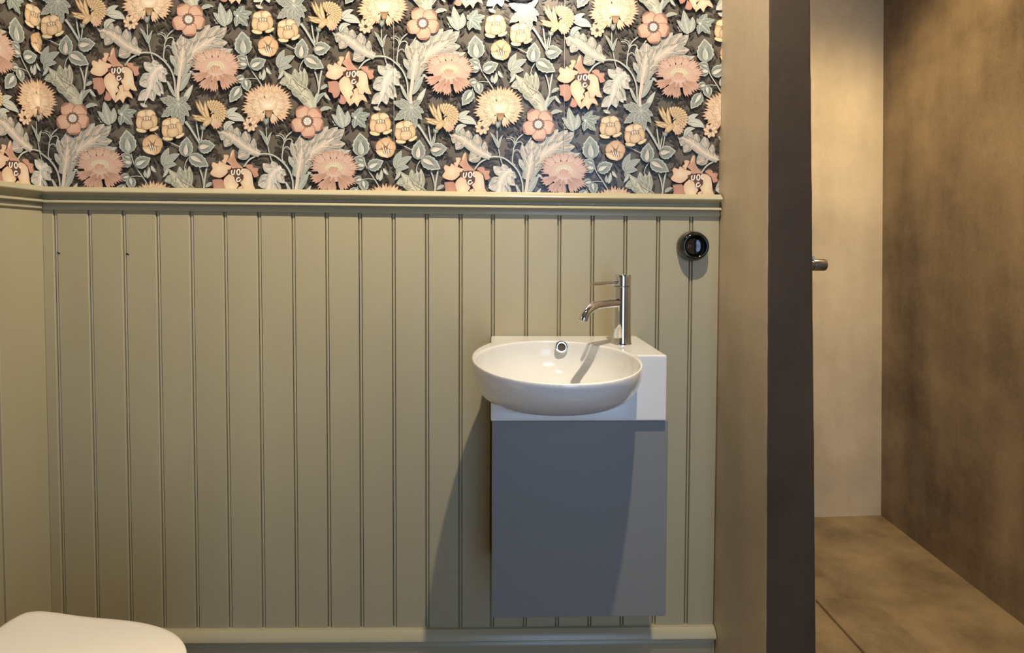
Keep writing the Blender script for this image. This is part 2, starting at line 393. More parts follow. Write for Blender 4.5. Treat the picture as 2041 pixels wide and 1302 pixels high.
# dark undergrowth: sprays of little lance leaves
rb = random.Random(11)
A1 = V2(461.5, 5.5); B1 = V2(231.5, 190.5)
for i in range(13):
    for j in range(12):
        c0 = V2(500, 70) + A1*((i+rb.uniform(.1, .9))/13) + B1*((j+rb.uniform(0, 1))/12)
        base = rb.uniform(0, 360)
        for q in range(5):
            a = math.radians(base + (q-2)*34 + rb.uniform(-8, 8)); L = rb.uniform(12, 20); p = c0 + V2(math.cos(a), math.sin(a))*3
            S = bez(p, p + V2(math.cos(a), math.sin(a))*L, rb.uniform(-.15, .15), 8); ws = [2.5*blade(t/8, .8) for t in range(9)]
            ink.strip(S, ws, ws, BGD if (q+i) % 3 else BGM, BGD if (q+i) % 3 else BGM)

def stem(pts, w, o=None, col=MIST, out=LINE, taper=(1, 1)):
    P = cat2(pts, 6); ink.line(P, w+1.0, out, taper); ink.line(P, w, col, taper); ink.line([p + V2(-.3*w, 0) for p in P], w*.25, PALE, taper)
# stems
stem([(492, 110), (499, 134), (518, 163), (528, 180)], 2.0)
stem([(492, 158), (502, 157), (513, 158)], 1.4); stem([(492, 158), (485, 165), (480, 176)], 1.4)
stem([(539, 69), (552, 83), (573, 91), (593, 101)], 1.7); stem([(571, 82), (571, 90)], 1.4)
stem([(608, 118), (601, 130), (598, 142)], 1.6)
stem([(601, 48), (611, 62), (630, 94)], 4.4, taper=(1.1, .8)); stem([(622, 46), (625, 68), (629, 88)], 2.6); stem([(634.5, 64), (632, 80), (630, 94)], 2.2)
stem([(628, 141), (634, 160), (636, 182), (630, 215)], 2.6); stem([(643, 138), (639, 160), (636, 185)], 3.2)
stem([(532, 250), (533, 275), (536, 294), (541, 315), (547, 330)], 1.8)
stem([(587, 260), (573, 273), (567, 288), (565, 302), (564, 318), (570, 325)], 2.1)
stem([(568, 287), (566, 278), (560, 272), (551, 271)], 1.6, taper=(1, .8)); stem([(568, 284), (567, 272), (558, 267)], 1.4); stem([(568, 286), (573, 279), (581, 278), (585, 283)], 1.8); stem([(566, 300), (570, 294), (576, 294), (579, 299)], 1.5)
stem([(603, 268), (597, 277), (592, 286)], 2.6)
stem([(716, 139), (727, 125), (743, 116.5), (755, 113), (774, 116), (792, 129), (804, 143.6), (812, 164.5), (814, 190), (817, 206)], 3.0)
stem([(498, 263), (499, 277)], 1.4)
# big sweeping acanthus of the right side
def lobed(spine, lobes, w, edge=SAGE, mid=BLUSH, out=OUT, vein=C(226, 206, 180), body=.5):
    S = cat2(spine, 8); m = len(S)
    def at(t): i = min(m-2, int(t*(m-1))); f = t*(m-1)-i; return S[i]*(1-f) + S[i+1]*f
    for t, tip, lw, bend in lobes: leaf(at(t), tip, lw*1.3, bend, edge=edge, mid=mid, out=out, fat=.95, vein=None, o=.8)
    ws = [w*.5*(.55 + .6*math.sin(math.pi*min(1, .12+i/(m-1)*.95))) for i in range(m)]
    ws = [x*(1 if i < m*.8 else max(.1, (m-i)/(m*.2))) for i, x in enumerate(ws)]
    ink.strip(S, [x+.0 for x in ws], [x+.0 for x in ws], mid, edge)
    for t, tip, lw, bend in lobes:
        p = at(max(0, t-.10)); q = p + (Vector(tip)-p)*.84; ink.line(bez(p, q, bend*.8, 8), 1.5, vein, (1, .2))
        for off in (-.30, -.12, .12, .30):
            d = Vector(tip)-p; nn = V2(d.y, -d.x)*off*lw/max(8, d.length); ink.line([p + d*.35, p + d*.6 + nn, p + d*.82 + nn*.9], .55, LINE, (.5, 1))
    ink.line(S, 2.0, vein, (1.3, .3))
# V2: sweeping to the upper right
lobed([(822, 160), (832, 134), (850, 113), (873, 96), (896, 82)],
      [(.35, (851, 80), 9, .1), (.50, (866, 62), 17, .16), (.62, (884, 58), 18, .12), (.78, (903, 60), 17, .05), (.92, (916, 62), 13, -.08), (.80, (918, 93), 15, -.10), (.62, (917, 106), 16, -.16), (.45, (886, 116), 17, -.20), (.28, (858, 126), 14, -.18), (.97, (913, 74), 12, 0)], 30)
# V1: upright
lobed([(822, 160), (826, 140), (829, 118), (831, 100)],
      [(.85, (831.6, 80), 21, 0), (.75, (843, 92), 13, -.05), (.55, (847, 108), 14, -.08), (.70, (818, 92), 13, .05), (.50, (811, 88), 12, .12), (.35, (805, 118), 12, .15)], 19)
leaf((824, 146), (806, 119), 7, .2); leaf((823, 190), (846, 152), 15, .12, edge=SAGE, mid=MIST); leaf((842, 150), (854, 158), 5, .15, mid=PALE)
stem([(820, 208), (819, 190), (822, 168), (824, 148)], 6.5, col=BLUSH, taper=(.8, 1.1))
stem([(810, 190), (803, 176), (799, 170)], 3); leaf((815, 202), (798, 170), 5, .04); stem([(812, 140), (812, 132)], 2)
# O: acanthus left of the arch
lobed([(748, 114), (722, 101), (700, 84), (682, 72), (668, 70)],
      [(.15, (736, 82), 10, -.12), (.28, (720, 66), 15, -.06), (.50, (703, 60), 14, -.02), (.62, (692, 55), 10, 0), (.72, (679, 61), 10, 0), (.95, (668, 73), 14, 0), (.62, (678, 99), 15, .08), (.80, (672, 86), 12, .05), (.22, (704, 121), 19, .16)], 18)
# Q: drooping pale leaf
lobed([(791, 141), (776, 150), (768, 166), (765, 184), (754, 214)],
      [(.15, (772, 128), 12, .05), (.25, (754, 132), 14, .1), (.35, (744, 172), 19, .14), (.55, (744, 176), 15, .05), (.75, (741, 208), 15, .1), (.12, (800, 156), 13, -.1), (.18, (798, 172), 13, -.14), (.35, (792, 196), 14, -.14), (.45, (786, 200), 13, -.08), (.7, (772, 210), 13, -.05), (1, (751, 221), 12, 0)], 15, edge=MIST, mid=C(222, 204, 186), vein=C(232, 214, 198))
# K: twisting leaf lower left
lobed([(625, 219), (614, 198), (599, 180), (583, 163), (566, 142)],
      [(.80, (559, 167), 13, .1), (.62, (572, 172), 12, .05), (.62, (589, 138), 11, -.05), (.48, (600, 141), 11, -.05), (.40, (608, 137), 11, -.08), (.35, (582, 178), 14, .12), (.2, (600, 196), 12, .1), (.97, (558, 138), 12, 0)], 25, edge=C(150, 152, 132), mid=C(196, 192, 164), vein=C(206, 200, 170))
for a, b in (((585, 158), (598, 172)), ((590, 166), (604, 186)), ((596, 170), (616, 182)), ((603, 184), (613, 176)), ((608, 192), (618, 200)), ((582, 158), (581, 168))): ink.line([a, b], .9, BRN)
leaf((566, 143), (556, 160), 7, .1, mid=PALE)
for a, b, w, bd in (((557, 137), (569, 100.5), 15, .12), ((560, 132), (590, 113), 15, .1), ((560, 137), (584, 135), 13, .18)): leaf(a, b, w, bd, edge=SAGE, mid=MIST, out=OUT, vein=LINE)
stem([(562, 142), (558, 136), (562, 129), (572, 121)], 1.6)
# small leaves
leaf((525, 162), (529, 139), 8, -.12, mid=PALE); leaf((533, 136), (543.5, 149.5), 6, -.2, mid=PALE, edge=MIST); leaf((522, 160), (521, 145), 6, .1)
leaf((641, 180), (657, 171), 7, .2); leaf((632, 209), (652, 186), 8, .30, mid=SAGE); leaf((649, 187), (660, 201), 6, -.15, mid=PALE); leaf((629, 216), (634, 186), 6, .1, mid=PALE)
leaf((535, 291), (518, 259), 6, -.12, mid=SAGE); leaf((536, 291), (544, 264), 5, .16, mid=SAGE)
for a, b, w, bd in (((911, 268), (931, 252), 11, .55), ((915, 241), (950, 250), 17, .28), ((913, 242), (937, 223), 12, .22)): leaf(a, b, w, bd, edge=MIST, mid=PALE, out=OUT, vein=LINE)
for a, b, w, bd in (((687, 257), (662, 229), 13, -.06), ((687, 254), (694, 222), 14, -.18), ((687, 256), (676, 209), 17, .05)): leaf(a, b, w, bd, edge=SAGE, mid=MIST, out=OUT, vein=PALE, veins=3)
leaf((638, 224), (664, 218), 8, .3, mid=MIST, edge=SAGE); leaf((677, 308), (700, 300), 9, -.08, mid=PALE, edge=SAGE)
ink.line(cat2([(672, 252), (666, 246), (664, 242), (667, 246), (668, 252)], 4), 1.2, MIST)
# ivy leaf
for b, w in (((723, 216), 17), ((739, 228), 15), ((733, 240), 14), ((731, 256), 16), ((707, 257), 13), ((703, 226), 10)): leaf((710, 236), b, w, 0, edge=C(112, 124, 116), mid=C(142, 154, 142), out=OUT, teeth=4, vein=PALE, o=.9)
ink.fan((709.5, 235.6), [V2(709.5+2.4*math.cos(a), 235.6+2.4*math.sin(a)) for a in [k*math.pi/5 for k in range(10)]], WHITE, PALE)
# palm leaf
leaf((831, 214), (850, 177), 11, .06, edge=MIST, mid=PALE)
for b, w in (((785, 204), 19), ((787, 241), 20), ((808, 249), 17), ((829, 258), 17), ((846, 226), 17), ((799, 198), 12), ((841, 200), 15), ((842, 240), 14)):
    leaf((821, 216), b, w, .03, edge=C(146, 150, 140), mid=C(160, 164, 152), out=OUT, teeth=5, vein=C(76, 76, 68), veins=7, o=.9)
    ink.line([(821, 216), (821+(b[0]-821)*.8, 216+(b[1]-216)*.8)], 1.0, PALE, (1.2, .4))
# buds
bud((489.5, 112), (485, 64.5), 36); bud((502, 136), (533, 121), 26, PALE); bud((496, 131), (471, 128), 22, PALE); bud((494, 122), (474, 114), 16)
bud((491, 158), (470, 162), 17, PALE); bud((492, 160), (497, 184), 20, PALE); bud((482, 175), (461, 206), 24, PALE)
bud((602, 119), (605, 79), 29, BLUSH); bud((627, 101), (661, 96), 29, BLUSH); bud((609, 117), (648, 138), 28, BLUSH)
# carnation
c = (537, 213)
for an, sp, R, te, r0 in ((142, 46, 49, 5, .30), (172, 40, 52, 5, .30), (28, 44, 46, 5, .25), (66, 30, 40, 4, .35), (118, 26, 36, 4, .35), (-150, 40, 52, 5, .30), (-122, 34, 47, 4, .30), (-92, 34, 46, 4, .30), (-62, 36, 49, 4, .30), (-32, 36, 50, 5, .30), (-2, 36, 49, 5, .30)):
    if 76 < an < 112: continue
    frill(c, an, sp, R, te, .17, C(232, 212, 176), PEACH, edge=C(150, 106, 74), seed=te+an, r0=r0)
for an, sp, R, te, r0 in ((-138, 54, 37, 5, .2), (-40, 54, 37, 5, .2), (-176, 44, 36, 4, .2), (-6, 44, 36, 4, .2), (-86, 48, 33, 5, .15), (148, 44, 32, 4, .2), (32, 44, 32, 4, .2)):
    frill(c, an, sp, R, te, .18, C(238, 222, 190), C(220, 182, 142), edge=C(140, 98, 68), seed=te+an, r0=r0)
ink.fan(c, [V2(c[0]+19*math.cos(q*.5236), c[1]-2+15*math.sin(q*.5236)) for q in range(12)], C(236, 220, 188), C(214, 174, 134))
frill((539, 216), -60, 56, 27, 5, .2, C(240, 228, 200), C(214, 178, 140), edge=C(128, 90, 62), seed=5)
frill((535, 216), -128, 50, 25, 4, .2, C(240, 228, 200), C(220, 186, 146), edge=C(128, 90, 62), seed=6)
ink.fan((538, 232), [V2(530, 221), V2(547, 221), V2(543, 236), V2(534, 236)], OCHRE, OCHD)
ink.fan((533.5, 243), [V2(528, 236), V2(534, 238), V2(540, 235), V2(539, 246), V2(533, 252), V2(529, 246)], MIST, SAGED)
# daisy
def rosette(c, n, r0, R, w, ce, cm, rot=0):
    for k in range(n):
        a = 2*math.pi*k/n + rot; d = V2(math.cos(a), math.sin(a)); cc = Vector(c); S = [cc + d*(r0 + (R-r0)*t/6) for t in range(7)]; ws = [w*.5*(math.sin(math.pi*min(.97, .12 + .88*(t/6)**.9)))**.6 for t in range(7)]
        ink.strip(S, [x+.8 for x in ws], [x+.8 for x in ws], ROSE, ROSE); ink.strip(S, ws, ws, cm, ce)
rosette((502, 250), 8, 2, 14.5, 8.5, PEACH, CREAM, .2); ink.fan((502, 250), [V2(502+4*math.cos(k), 250+4*math.sin(k)) for k in range(6)], BGD, BRN); ink.poly([V2(502+1.5*math.cos(k), 250+1.5*math.sin(k)) for k in range(6)], BGD)
# anemone
c = Vector((615, 243.6))
for k, a in enumerate((-118, -42, 18, 85, 158)):
    a = math.radians(a); d = V2(math.cos(a), math.sin(a)); cc = c + d*19; P = []
    for q in range(20):
        b_ = 2*math.pi*q/20; P.append(cc + V2(math.cos(b_), math.sin(b_))*(13.2 + (1.0 if q % 5 else 0)))
    ink.fan(cc, [cc + (p-cc)*1.07 for p in P], ROSED, ROSED); ink.fan(c + d*9, P, C(222, 180, 150), C(206, 150, 122))
    e = cc + d*9.6; S = bez(e + V2(-d.y, d.x)*9, e - V2(-d.y, d.x)*9, -.28, 8); ws = [2.2*blade(t/8, .9) for t in range(9)]; ink.strip(S, ws, ws, ROSE, ROSED)
ink.fan(c, [c + V2(math.cos(q*math.pi/14), math.sin(q*math.pi/14))*(13.4 if q % 2 else 11.2) for q in range(28)], BRN, C(128, 92, 74))
ink.fan(c, [c + V2(math.cos(q*math.pi/9), math.sin(q*math.pi/9))*7.6 for q in range(18)], WHITE, WHITE)
for r_, n_ in ((0, 1), (2.6, 6), (5.4, 12)):
    for q in range(n_):
        p = c + V2(math.cos(q*2*math.pi/n_), math.sin(q*2*math.pi/n_))*r_; ink.poly([p + V2(math.cos(h), math.sin(h))*.85 for h in range(6)], C(70, 62, 74))
# globe flowers
def globe(c, R, rot=0, open_=False):
    c = Vector(c)
    def P(x, y): a = math.radians(rot); return c + V2(x*math.cos(a)-y*math.sin(a), x*math.sin(a)+y*math.cos(a))*R
    def bl(cx, cy, rx, ry, cm, ce, o=OCHD, an=0):
        pts = []; aa = math.radians(an)
        for q in range(20):
            t = 2*math.pi*q/20; x, y = rx*math.cos(t), ry*math.sin(t)*(1+.05*math.cos(3*t)); pts.append(P(cx + x*math.cos(aa)-y*math.sin(aa), cy + x*math.sin(aa)+y*math.cos(aa)))
        m = P(cx, cy); ink.fan(m, [m + (p-m)*(1+1.0/R/max(rx, ry)) for p in pts], o, o); ink.fan(m, pts, cm, ce)
    bl(-.52, .93, .50, .22, C(232, 214, 168), C(214, 190, 134), an=12); bl(.72, .78, .46, .20, C(232, 214, 168), C(214, 190, 134), an=-22)
    bl(0, -.1, .98, .96, C(226, 196, 148), C(210, 168, 118))
    bl(-.42, -.62, .48, .36, C(232, 208, 164), C(218, 182, 134), an=-15); bl(.38, -.68, .48, .36, C(234, 210, 166), C(218, 182, 134), an=20)
    bl(.70, .05, .34, .62, C(226, 190, 144), C(206, 164, 114)); bl(-.66, .18, .36, .56, C(228, 194, 150), C(208, 166, 116))
    bl(.06, .34, .56, .50, C(228, 196, 150), C(210, 168, 120))
    for q in range(7):
        x = -.34 + .12*q; ink.line([P(x, -.40+.04*(q % 2)), P(x+.05, -.20), P(x+.02, -.06)], 1.1, WHITE if q % 2 else C(120, 108, 110))
    ink.line([P(-.5, -.30), P(-.2, -.42), P(.2, -.42), P(.5, -.30)], .7, OCHD); ink.line([P(-.45, -.1), P(-.1, .0), P(.3, -.04), P(.55, -.16)], .8, OCHD)
globe((526, 47), 20.5); globe((576, 63), 20, -6)
c = Vector((537, 96))
for an, sp, R in ((-150, 90, 20), (-80, 90, 21), (-15, 90, 20.5), (50, 80, 20), (130, 80, 19)):
    pts = [c + V2(math.cos(math.radians(an + sp*(t/8-.5))), math.sin(math.radians(an + sp*(t/8-.5))))*R*(1-.12*abs(t/4-1)**2) for t in range(9)]
    ink.fan(c, [c + (p-c)*1.05 for p in pts], OCHD, OCHD, False); ink.fan(c + V2(math.cos(math.radians(an)), math.sin(math.radians(an)))*4, pts, C(226, 186, 138), C(208, 160, 108), False)
ink.fan(c + V2(-6, 12), [c + V2(x, y) for x, y in ((-20, 4), (-8, 6), (2, 10), (6, 20), (-4, 18), (-16, 12))], C(238, 218, 176), C(220, 184, 134))
for q in range(7): ink.line([c + V2(-8 + 2.6*q, -3 + q*.9), c + V2(-5 + 2.3*q, 5 + q*.8), c + V2(-2 + 1.9*q, 12)], 1.3, WHITE if q % 2 else OCHD)
# golden chrysanthemum trumpet
c = Vector((889, 233))
for ring_, (R, n_, w_) in enumerate(((27, 17, 9), (20, 13, 8), (13, 9, 6))):
    for k in range(n_):
        a = math.radians(-112 + 205*k/(n_-1)); d = V2(math.cos(a), math.sin(a)*.95); S = [c + d*R*(.2 + .8*t/6) for t in range(7)]; ws = [w_*.5*blade(.08+.9*t/6, 1.3) for t in range(7)]
        ink.strip(S, [x+.7 for x in ws], [x+.7 for x in ws], OCHD, OCHD); ink.strip(S, ws, ws, C(226, 200, 148), OCHRE)
for tip, w in (((855, 208), 9), ((862, 205), 8), ((847, 236), 10), ((849, 243), 9), ((858, 241), 8), ((866, 226), 9), ((874, 208), 9)):
    leaf((882, 246), tip, w, .12, edge=OCHRE, mid=C(226, 196, 144), out=OCHD, o=.8)
ink.fan((876, 252), [V2(880, 240), V2(891, 245), V2(884, 254), V2(874, 262), V2(868, 258), V2(872, 248)], C(222, 190, 140), OCHRE)
for q in range(6): ink.line([V2(884 + 2*q, 236 - q), V2(888 + 1.4*q, 228 + q)], 1.4, PALE if q % 2 else OCHD)
frill((889, 243), 60, 64, 24, 5, .14, C(226, 192, 146), PINK, edge=OCHD, seed=9)
stem([(869, 262), (868, 276), (865, 292)], 2); ink.fan((869, 262), [V2(864, 257), V2(869, 260), V2(875, 258), V2(874, 266), V2(868, 269), V2(864, 264)], MIST, SAGED)
# peony
c = Vector((895, 144))
for an, sp, R, te, ci, co, r0 in ((-146, 34, 49, 5, BLUSH, PINK, .3), (-118, 28, 44, 5, BLUSH, PINK, .3), (-34, 34, 48, 5, BLUSH, PINK, .3), (-62, 28, 43, 5, BLUSH, PINK, .3), (-90, 30, 43, 5, BLUSH, PINK, .3), (-174, 32, 47, 4, BLUSH, C(196, 150, 132), .3), (-6, 36, 50, 6, BLUSH, PINK, .3), (16, 26, 46, 4, BLUSH, PINK, .3)):
    frill(c, an, sp, R, te, .17, ci, co, edge=C(140, 96, 76), seed=te+an, sq=.92, r0=r0)
ink.fan((896, 146), [V2(896+33*math.cos(q*.5236), 147+24*math.sin(q*.5236)) for q in range(12)], BLUSH, PINK)
for an, sp, R, te in ((156, 30, 53, 4), (124, 30, 52, 5), (98, 26, 50, 5), (62, 30, 50, 5), (36, 30, 50, 5)): frill((897, 149), an, sp, R, te, .15, C(172, 122, 98), C(204, 156, 132), edge=C(112, 74, 56), seed=te+4, sq=.88, r0=.22)
ink.fan((896, 142), [V2(896 + 18*math.cos(q*math.pi/10), 144 + 13*math.sin(q*math.pi/10)) for q in range(-10, 1)] + [V2(906, 152), V2(886, 152)], C(222, 210, 168), C(200, 180, 140))
for q in range(13):
    a = math.pi + q*math.pi/12; ink.fan((896+15.5*math.cos(a), 143.5+11*math.sin(a)), [V2(896+15.5*math.cos(a)+2.2*math.cos(h), 143.5+11*math.sin(a)+2.2*math.sin(h)) for h in range(6)], C(236, 230, 196), C(180, 162, 122))
frill((895, 162), -90, 62, 24, 6, .14, C(218, 176, 150), C(202, 150, 122), edge=C(140, 94, 72), seed=2, sq=.95)
frill((895, 161), -150, 44, 18, 3, .12, BLUSH, PINK, edge=ROSE, seed=3); frill((895, 161), -30, 44, 18, 3, .12, BLUSH, PINK, edge=ROSE, seed=4)
# flame flower with its curling stamens
O = (620, 60)
def pet(pts, cin, cout, c=None, out=ROSED):
    P = sx(pts, O); P = cat2(P + [P[0]], 2)[:-1]; m = Vector(c) if c else sum(P, V2(0, 0))/len(P)
    ink.fan(m, [m + (p-m)*1.03 for p in P], out, out); ink.fan(m, P, cin, cout)
pet([(290, 860), (440, 850), (480, 930), (490, 1010), (460, 1090), (390, 1120), (360, 1040), (300, 1020), (310, 960)], C(196, 138, 112), C(188, 128, 104))
pet([(500, 1060), (490, 1130), (470, 1190), (530, 1220), (580, 1200), (580, 1130)], C(200, 140, 118), C(188, 126, 104))
pet([(820, 640), (860, 610), (940, 620), (945, 665), (1030, 670), (1015, 735), (1035, 790), (960, 820), (930, 730), (880, 690)], C(206, 146, 118), C(198, 134, 108))
pet([(470, 460), (510, 450), (560, 470), (520, 560), (500, 610), (440, 550), (480, 520)], C(228, 192, 152), C(216, 168, 128))
pet([(520, 560), (570, 500), (600, 400), (640, 370), (655, 500), (700, 585), (770, 650), (770, 680), (620, 690), (590, 620)], C(190, 134, 104), C(206, 150, 120))
pet([(570, 490), (600, 400), (640, 370), (625, 430), (605, 490)], C(228, 188, 150), C(216, 166, 128))
pet([(610, 640), (480, 600), (405, 550), (380, 600), (310, 570), (280, 620), (300, 680), (255, 750), (310, 800), (420, 825), (500, 780), (560, 710)], C(234, 206, 164), C(222, 176, 138))
pet([(540, 700), (680, 670), (800, 690), (790, 800), (770, 900), (690, 920), (600, 830), (550, 790)], C(110, 70, 50), C(92, 58, 42), out=BGD)
pet([(560, 770), (490, 830), (470, 900), (500, 1010), (570, 1120), (600, 1180), (640, 1220), (665, 1160), (650, 1100), (710, 1060), (680, 1000), (715, 940), (660, 880), (640, 810)], C(236, 214, 172), C(224, 182, 142))
pet([(700, 990), (770, 960), (785, 1060), (870, 1065), (930, 1185), (850, 1150), (800, 1190), (770, 1260), (720, 1190), (650, 1250), (640, 1200), (680, 1100), (715, 1050)], C(232, 202, 160), C(222, 178, 138))
pet([(760, 680), (850, 685), (925, 760), (950, 950), (995, 1055), (900, 1040), (885, 1010), (860, 1060), (790, 1050), (780, 980), (740, 900), (785, 860), (790, 780)], C(234, 208, 164), C(222, 180, 140))
def curl(pts, w=3.0): ink.line(cat2(sx(pts, O), 5), w, WHITE)
curl([(650, 695), (645, 740), (630, 775), (605, 770), (600, 730), (610, 700)], 2.4)
curl([(705, 690), (685, 725), (695, 770), (720, 775), (738, 735), (725, 695), (705, 690)], 2.4)
curl([(765, 695), (762, 735), (780, 765), (800, 745)], 2.2)
curl([(735, 830), (700, 825), (680, 855), (690, 885), (725, 880), (750, 850)], 2.4)
for k in range(5): curl([(830+k*22, 720), (850+k*18, 800), (868+k*14, 900)], .35)

def build_paper():
    # lattice in wall metres
    r0 = Vector(wall_uv(707, 151)); rl = Vector(wall_uv(244, 146)); rr_ = Vector(wall_uv(1165.7, 159.7)); h1 = Vector(wall_uv(939, 351.6)); h0 = Vector(wall_uv(478.4, 345.5))
    a = (rr_ - rl)/2; b = ((h1 - r0) + (h0 - rl))/2
    uv = []
    for x, y, k, c in ink.v: uv.append(wall_uv(x, y) + (k, c))
    bmr = bmesh.new(); lay = bmr.verts.layers.float_color.new('ink')
    EPS = 5e-6; umin, umax, vmin, vmax = XC - 1.3, XP, 1.14, ZC
    for i in range(-6, 5):
        for j in range(-8, 4):
            off = a*i + b*j
            vs_ = {}
            for f in ink.f:
                us = [uv[q][0]+off.x for q in f]; vv = [uv[q][1]+off.y for q in f]
                if max(us) < umin or min(us) > umax or max(vv) < vmin or min(vv) > vmax: continue
                fv = []
                for q in f:
                    if q not in vs_:
                        n = bmr.verts.new((uv[q][0]+off.x, uv[q][1]+off.y, .0003 + uv[q][2]*EPS)); n[lay] = (*uv[q][3], 1); vs_[q] = n
                    fv.append(vs_[q])
                try: bmr.faces.new(fv)
                except ValueError: pass
    # ground sheet and the two pale seams between the lengths
    def sheet(u0, u1, v0, v1, h, col):
        n = 1
        q = [bmr.verts.new(p) for p in ((u0, v0, h), (u1, v0, h), (u1, v1, h), (u0, v1, h))]
        for w_ in q: w_[lay] = (*col, 1)
        bmr.faces.new(q)
    sheet(umin-.1, umax, 1.0, ZC, .00015, BG)
    for u, v0, v1 in ((.1665, 1.17, 1.75), (-.2245, 1.27, 1.56)): sheet(u-.0004, u+.0004, v0, v1, .0003 + (ink.k+3)*EPS, C(190, 180, 164))
    def clip(bm_, co, no):
        bmesh.ops.bisect_plane(bm_, geom=bm_.verts[:]+bm_.edges[:]+bm_.faces[:], plane_co=co, plane_no=no, clear_outer=True)
    clip(bmr, (umax-.0006, 0, 0), (1, 0, 0))
    clip(bmr, (0, ZC-.001, 0), (0, 1, 0)); left = bmr.copy(); clip(left, (XC, 0, 0), (1, 0, 0)); clip(bmr, (XC, 0, 0), (-1, 0, 0)); clip(left, (umin, 0, 0), (-1, 0, 0))
    for bm_, par, fn in ((bmr, wall_back, lambda c: (c.x, -c.z, c.y)), (left, wall_left, lambda c: (XC + c.z, -(XC - c.x), c.y))):
        for v in bm_.verts: v.co = fn(v.co.copy())
        obj('wallpaper', bm_, M_PAPER, par, 'raw')
build_paper()

# ------------------------------------------------------------------ basin
def solid_from(bm_list_union, bm_cut, name, voxel, smooth_it):
    """unites closed meshes, cuts others out and melts the seams like glaze"""
    tmp = []
    def mk(b, n):
        bmesh.ops.recalc_face_normals(b, faces=b.faces[:])
        me = bpy.data.meshes.new(n); b.to_mesh(me); b.free(); o = bpy.data.objects.new(n, me); COL.objects.link(o); tmp.append(o); return o
    base = mk(bm_list_union[0], 'work')
    for b in bm_list_union[1:]:
        md = base.modifiers.new('u', 'BOOLEAN'); md.operation = 'UNION'; md.solver = 'EXACT'; md.object = mk(b, 'work')
    for b in bm_cut:
        md = base.modifiers.new('d', 'BOOLEAN'); md.operation = 'DIFFERENCE'; md.solver = 'EXACT'; md.object = mk(b, 'work')
    md = base.modifiers.new('r', 'REMESH'); md.mode = 'VOXEL'; md.voxel_size = voxel; md.use_smooth_shade = True
    md = base.modifiers.new('s', 'SMOOTH'); md.factor = .5; md.iterations = smooth_it
    dg = bpy.context.evaluated_depsgraph_get(); dg.update()
    me = bpy.data.meshes.new_from_object(base.evaluated_get(dg)); me.name = name
    for o in tmp: bpy.data.objects.remove(o)
    return me
ZT = .832; DB = .234; BX0, BX1, BZ0 = -.001, .3385, .704
BCX, BCY, BRX, BRY = .1215, -.232, .159, .216
def ell_solid(cx, cy, rx, ry, ztop, depth, power, lift=0, front=False, n=96, m=26, cymove=0, bulge=0):
    bm = bmesh.new(); rings = []
    for k in range(m):
        f = k/(m-1); dz = depth*math.sin(f*math.pi/2)
        s_ = max(0, 1-(dz/depth)**power)**.5
        if bulge: s_ = s_*(1 + bulge*math.exp(-((dz-.018)/.02)**2))
        if s_ < .02: s_ = 0
        sf = s_ if not front else (1-(dz/front)**2)**.72 if dz < front else 0
        if s_ == 0:
            rings.append([bm.verts.new((cx, cy + cymove, ztop-dz))]); break
        rings.append([bm.verts.new((cx + rx*s_*math.cos(2*math.pi*i/n), cy + cymove*(1-s_) + ry*(s_ if i <= n//2 else sf)*math.sin(2*math.pi*i/n), ztop-dz)) for i in range(n)])
    if lift:
        top = [bm.verts.new((v.co.x, v.co.y, ztop+lift)) for v in rings[0]]; rings.insert(0, top)
    bm.faces.new(rings[0])
    for a, b in zip(rings, rings[1:]):
        for i in range(n):
            j = (i+1) % n
            if len(b) == 1: bm.faces.new((a[i], a[j], b[0]))
            else: bm.faces.new((a[i], a[j], b[j], b[i]))
    return bm
outer = ell_solid(BCX, BCY, BRX-.001, BRY, ZT, .118, 3.0, front=.108, cymove=.012, bulge=.012)
bmesh.ops.bisect_plane(outer, geom=outer.verts[:]+outer.edges[:]+outer.faces[:], plane_co=(0, -.012, 0), plane_no=(0, 1, 0), clear_outer=True)
bmesh.ops.holes_fill(outer, edges=[e for e in outer.edges if e.is_boundary])
bxm = bmesh.new(); box(bxm, BX0, BX1, -DB, -.0115, BZ0, ZT)
cav = ell_solid(BCX, -.2605, .1500, .1805, ZT-.002, .095, 2.7, lift=.03, front=.080, cymove=.006)
me = solid_from([bxm, outer], [cav], 'basin_body', .0019, 7)
for p in me.polygons: p.use_smooth = True
me.materials.clear(); me.materials.append(M_CERAMIC)
basin = empty('wash_basin', (.17, -.012, BZ0))
tag(basin, 'white ceramic wash basin with rounded bowl and square tap ledge, on the panelled wall', 'basin')
ob = bpy.data.objects.new('basin_body', me); COL.objects.link(ob); ob.parent = basin; me.transform(Matrix.Translation(-basin.location))
# overflow ring on the far inner side of the bowl
OV = Vector((.1530, -.0925, .8205)); OA = Vector((0, -.985, .17)).normalized()
bm = bmesh.new(); lathe(bm, [(.0078, -.004), (.0078, .0016), (.0085, .0026), (.0110, .0030), (.0132, .0022), (.0138, .0008), (.0138, -.004)], OV, OA, 48)
ring = obj('overflow_ring', bm, M_CHROME, basin, 40); tag(ring, 'chrome overflow ring')
bm = bmesh.new(); lathe(bm, [(0, -.0008), (.0079, -.0008), (.0079, -.003), (0, -.003)], OV, OA, 32); obj('overflow_hole', bm, M_HOLE, ring)
bm = bmesh.new(); lathe(bm, [(0, .006), (.014, .0055), (.021, .004), (.0225, .001), (.0225, -.003), (0, -.003)], (.1225, -.205, .7405), (0, 0, 1), 48); tag(obj('drain', bm, M_CHROME, basin, 40), 'chrome drain plug')
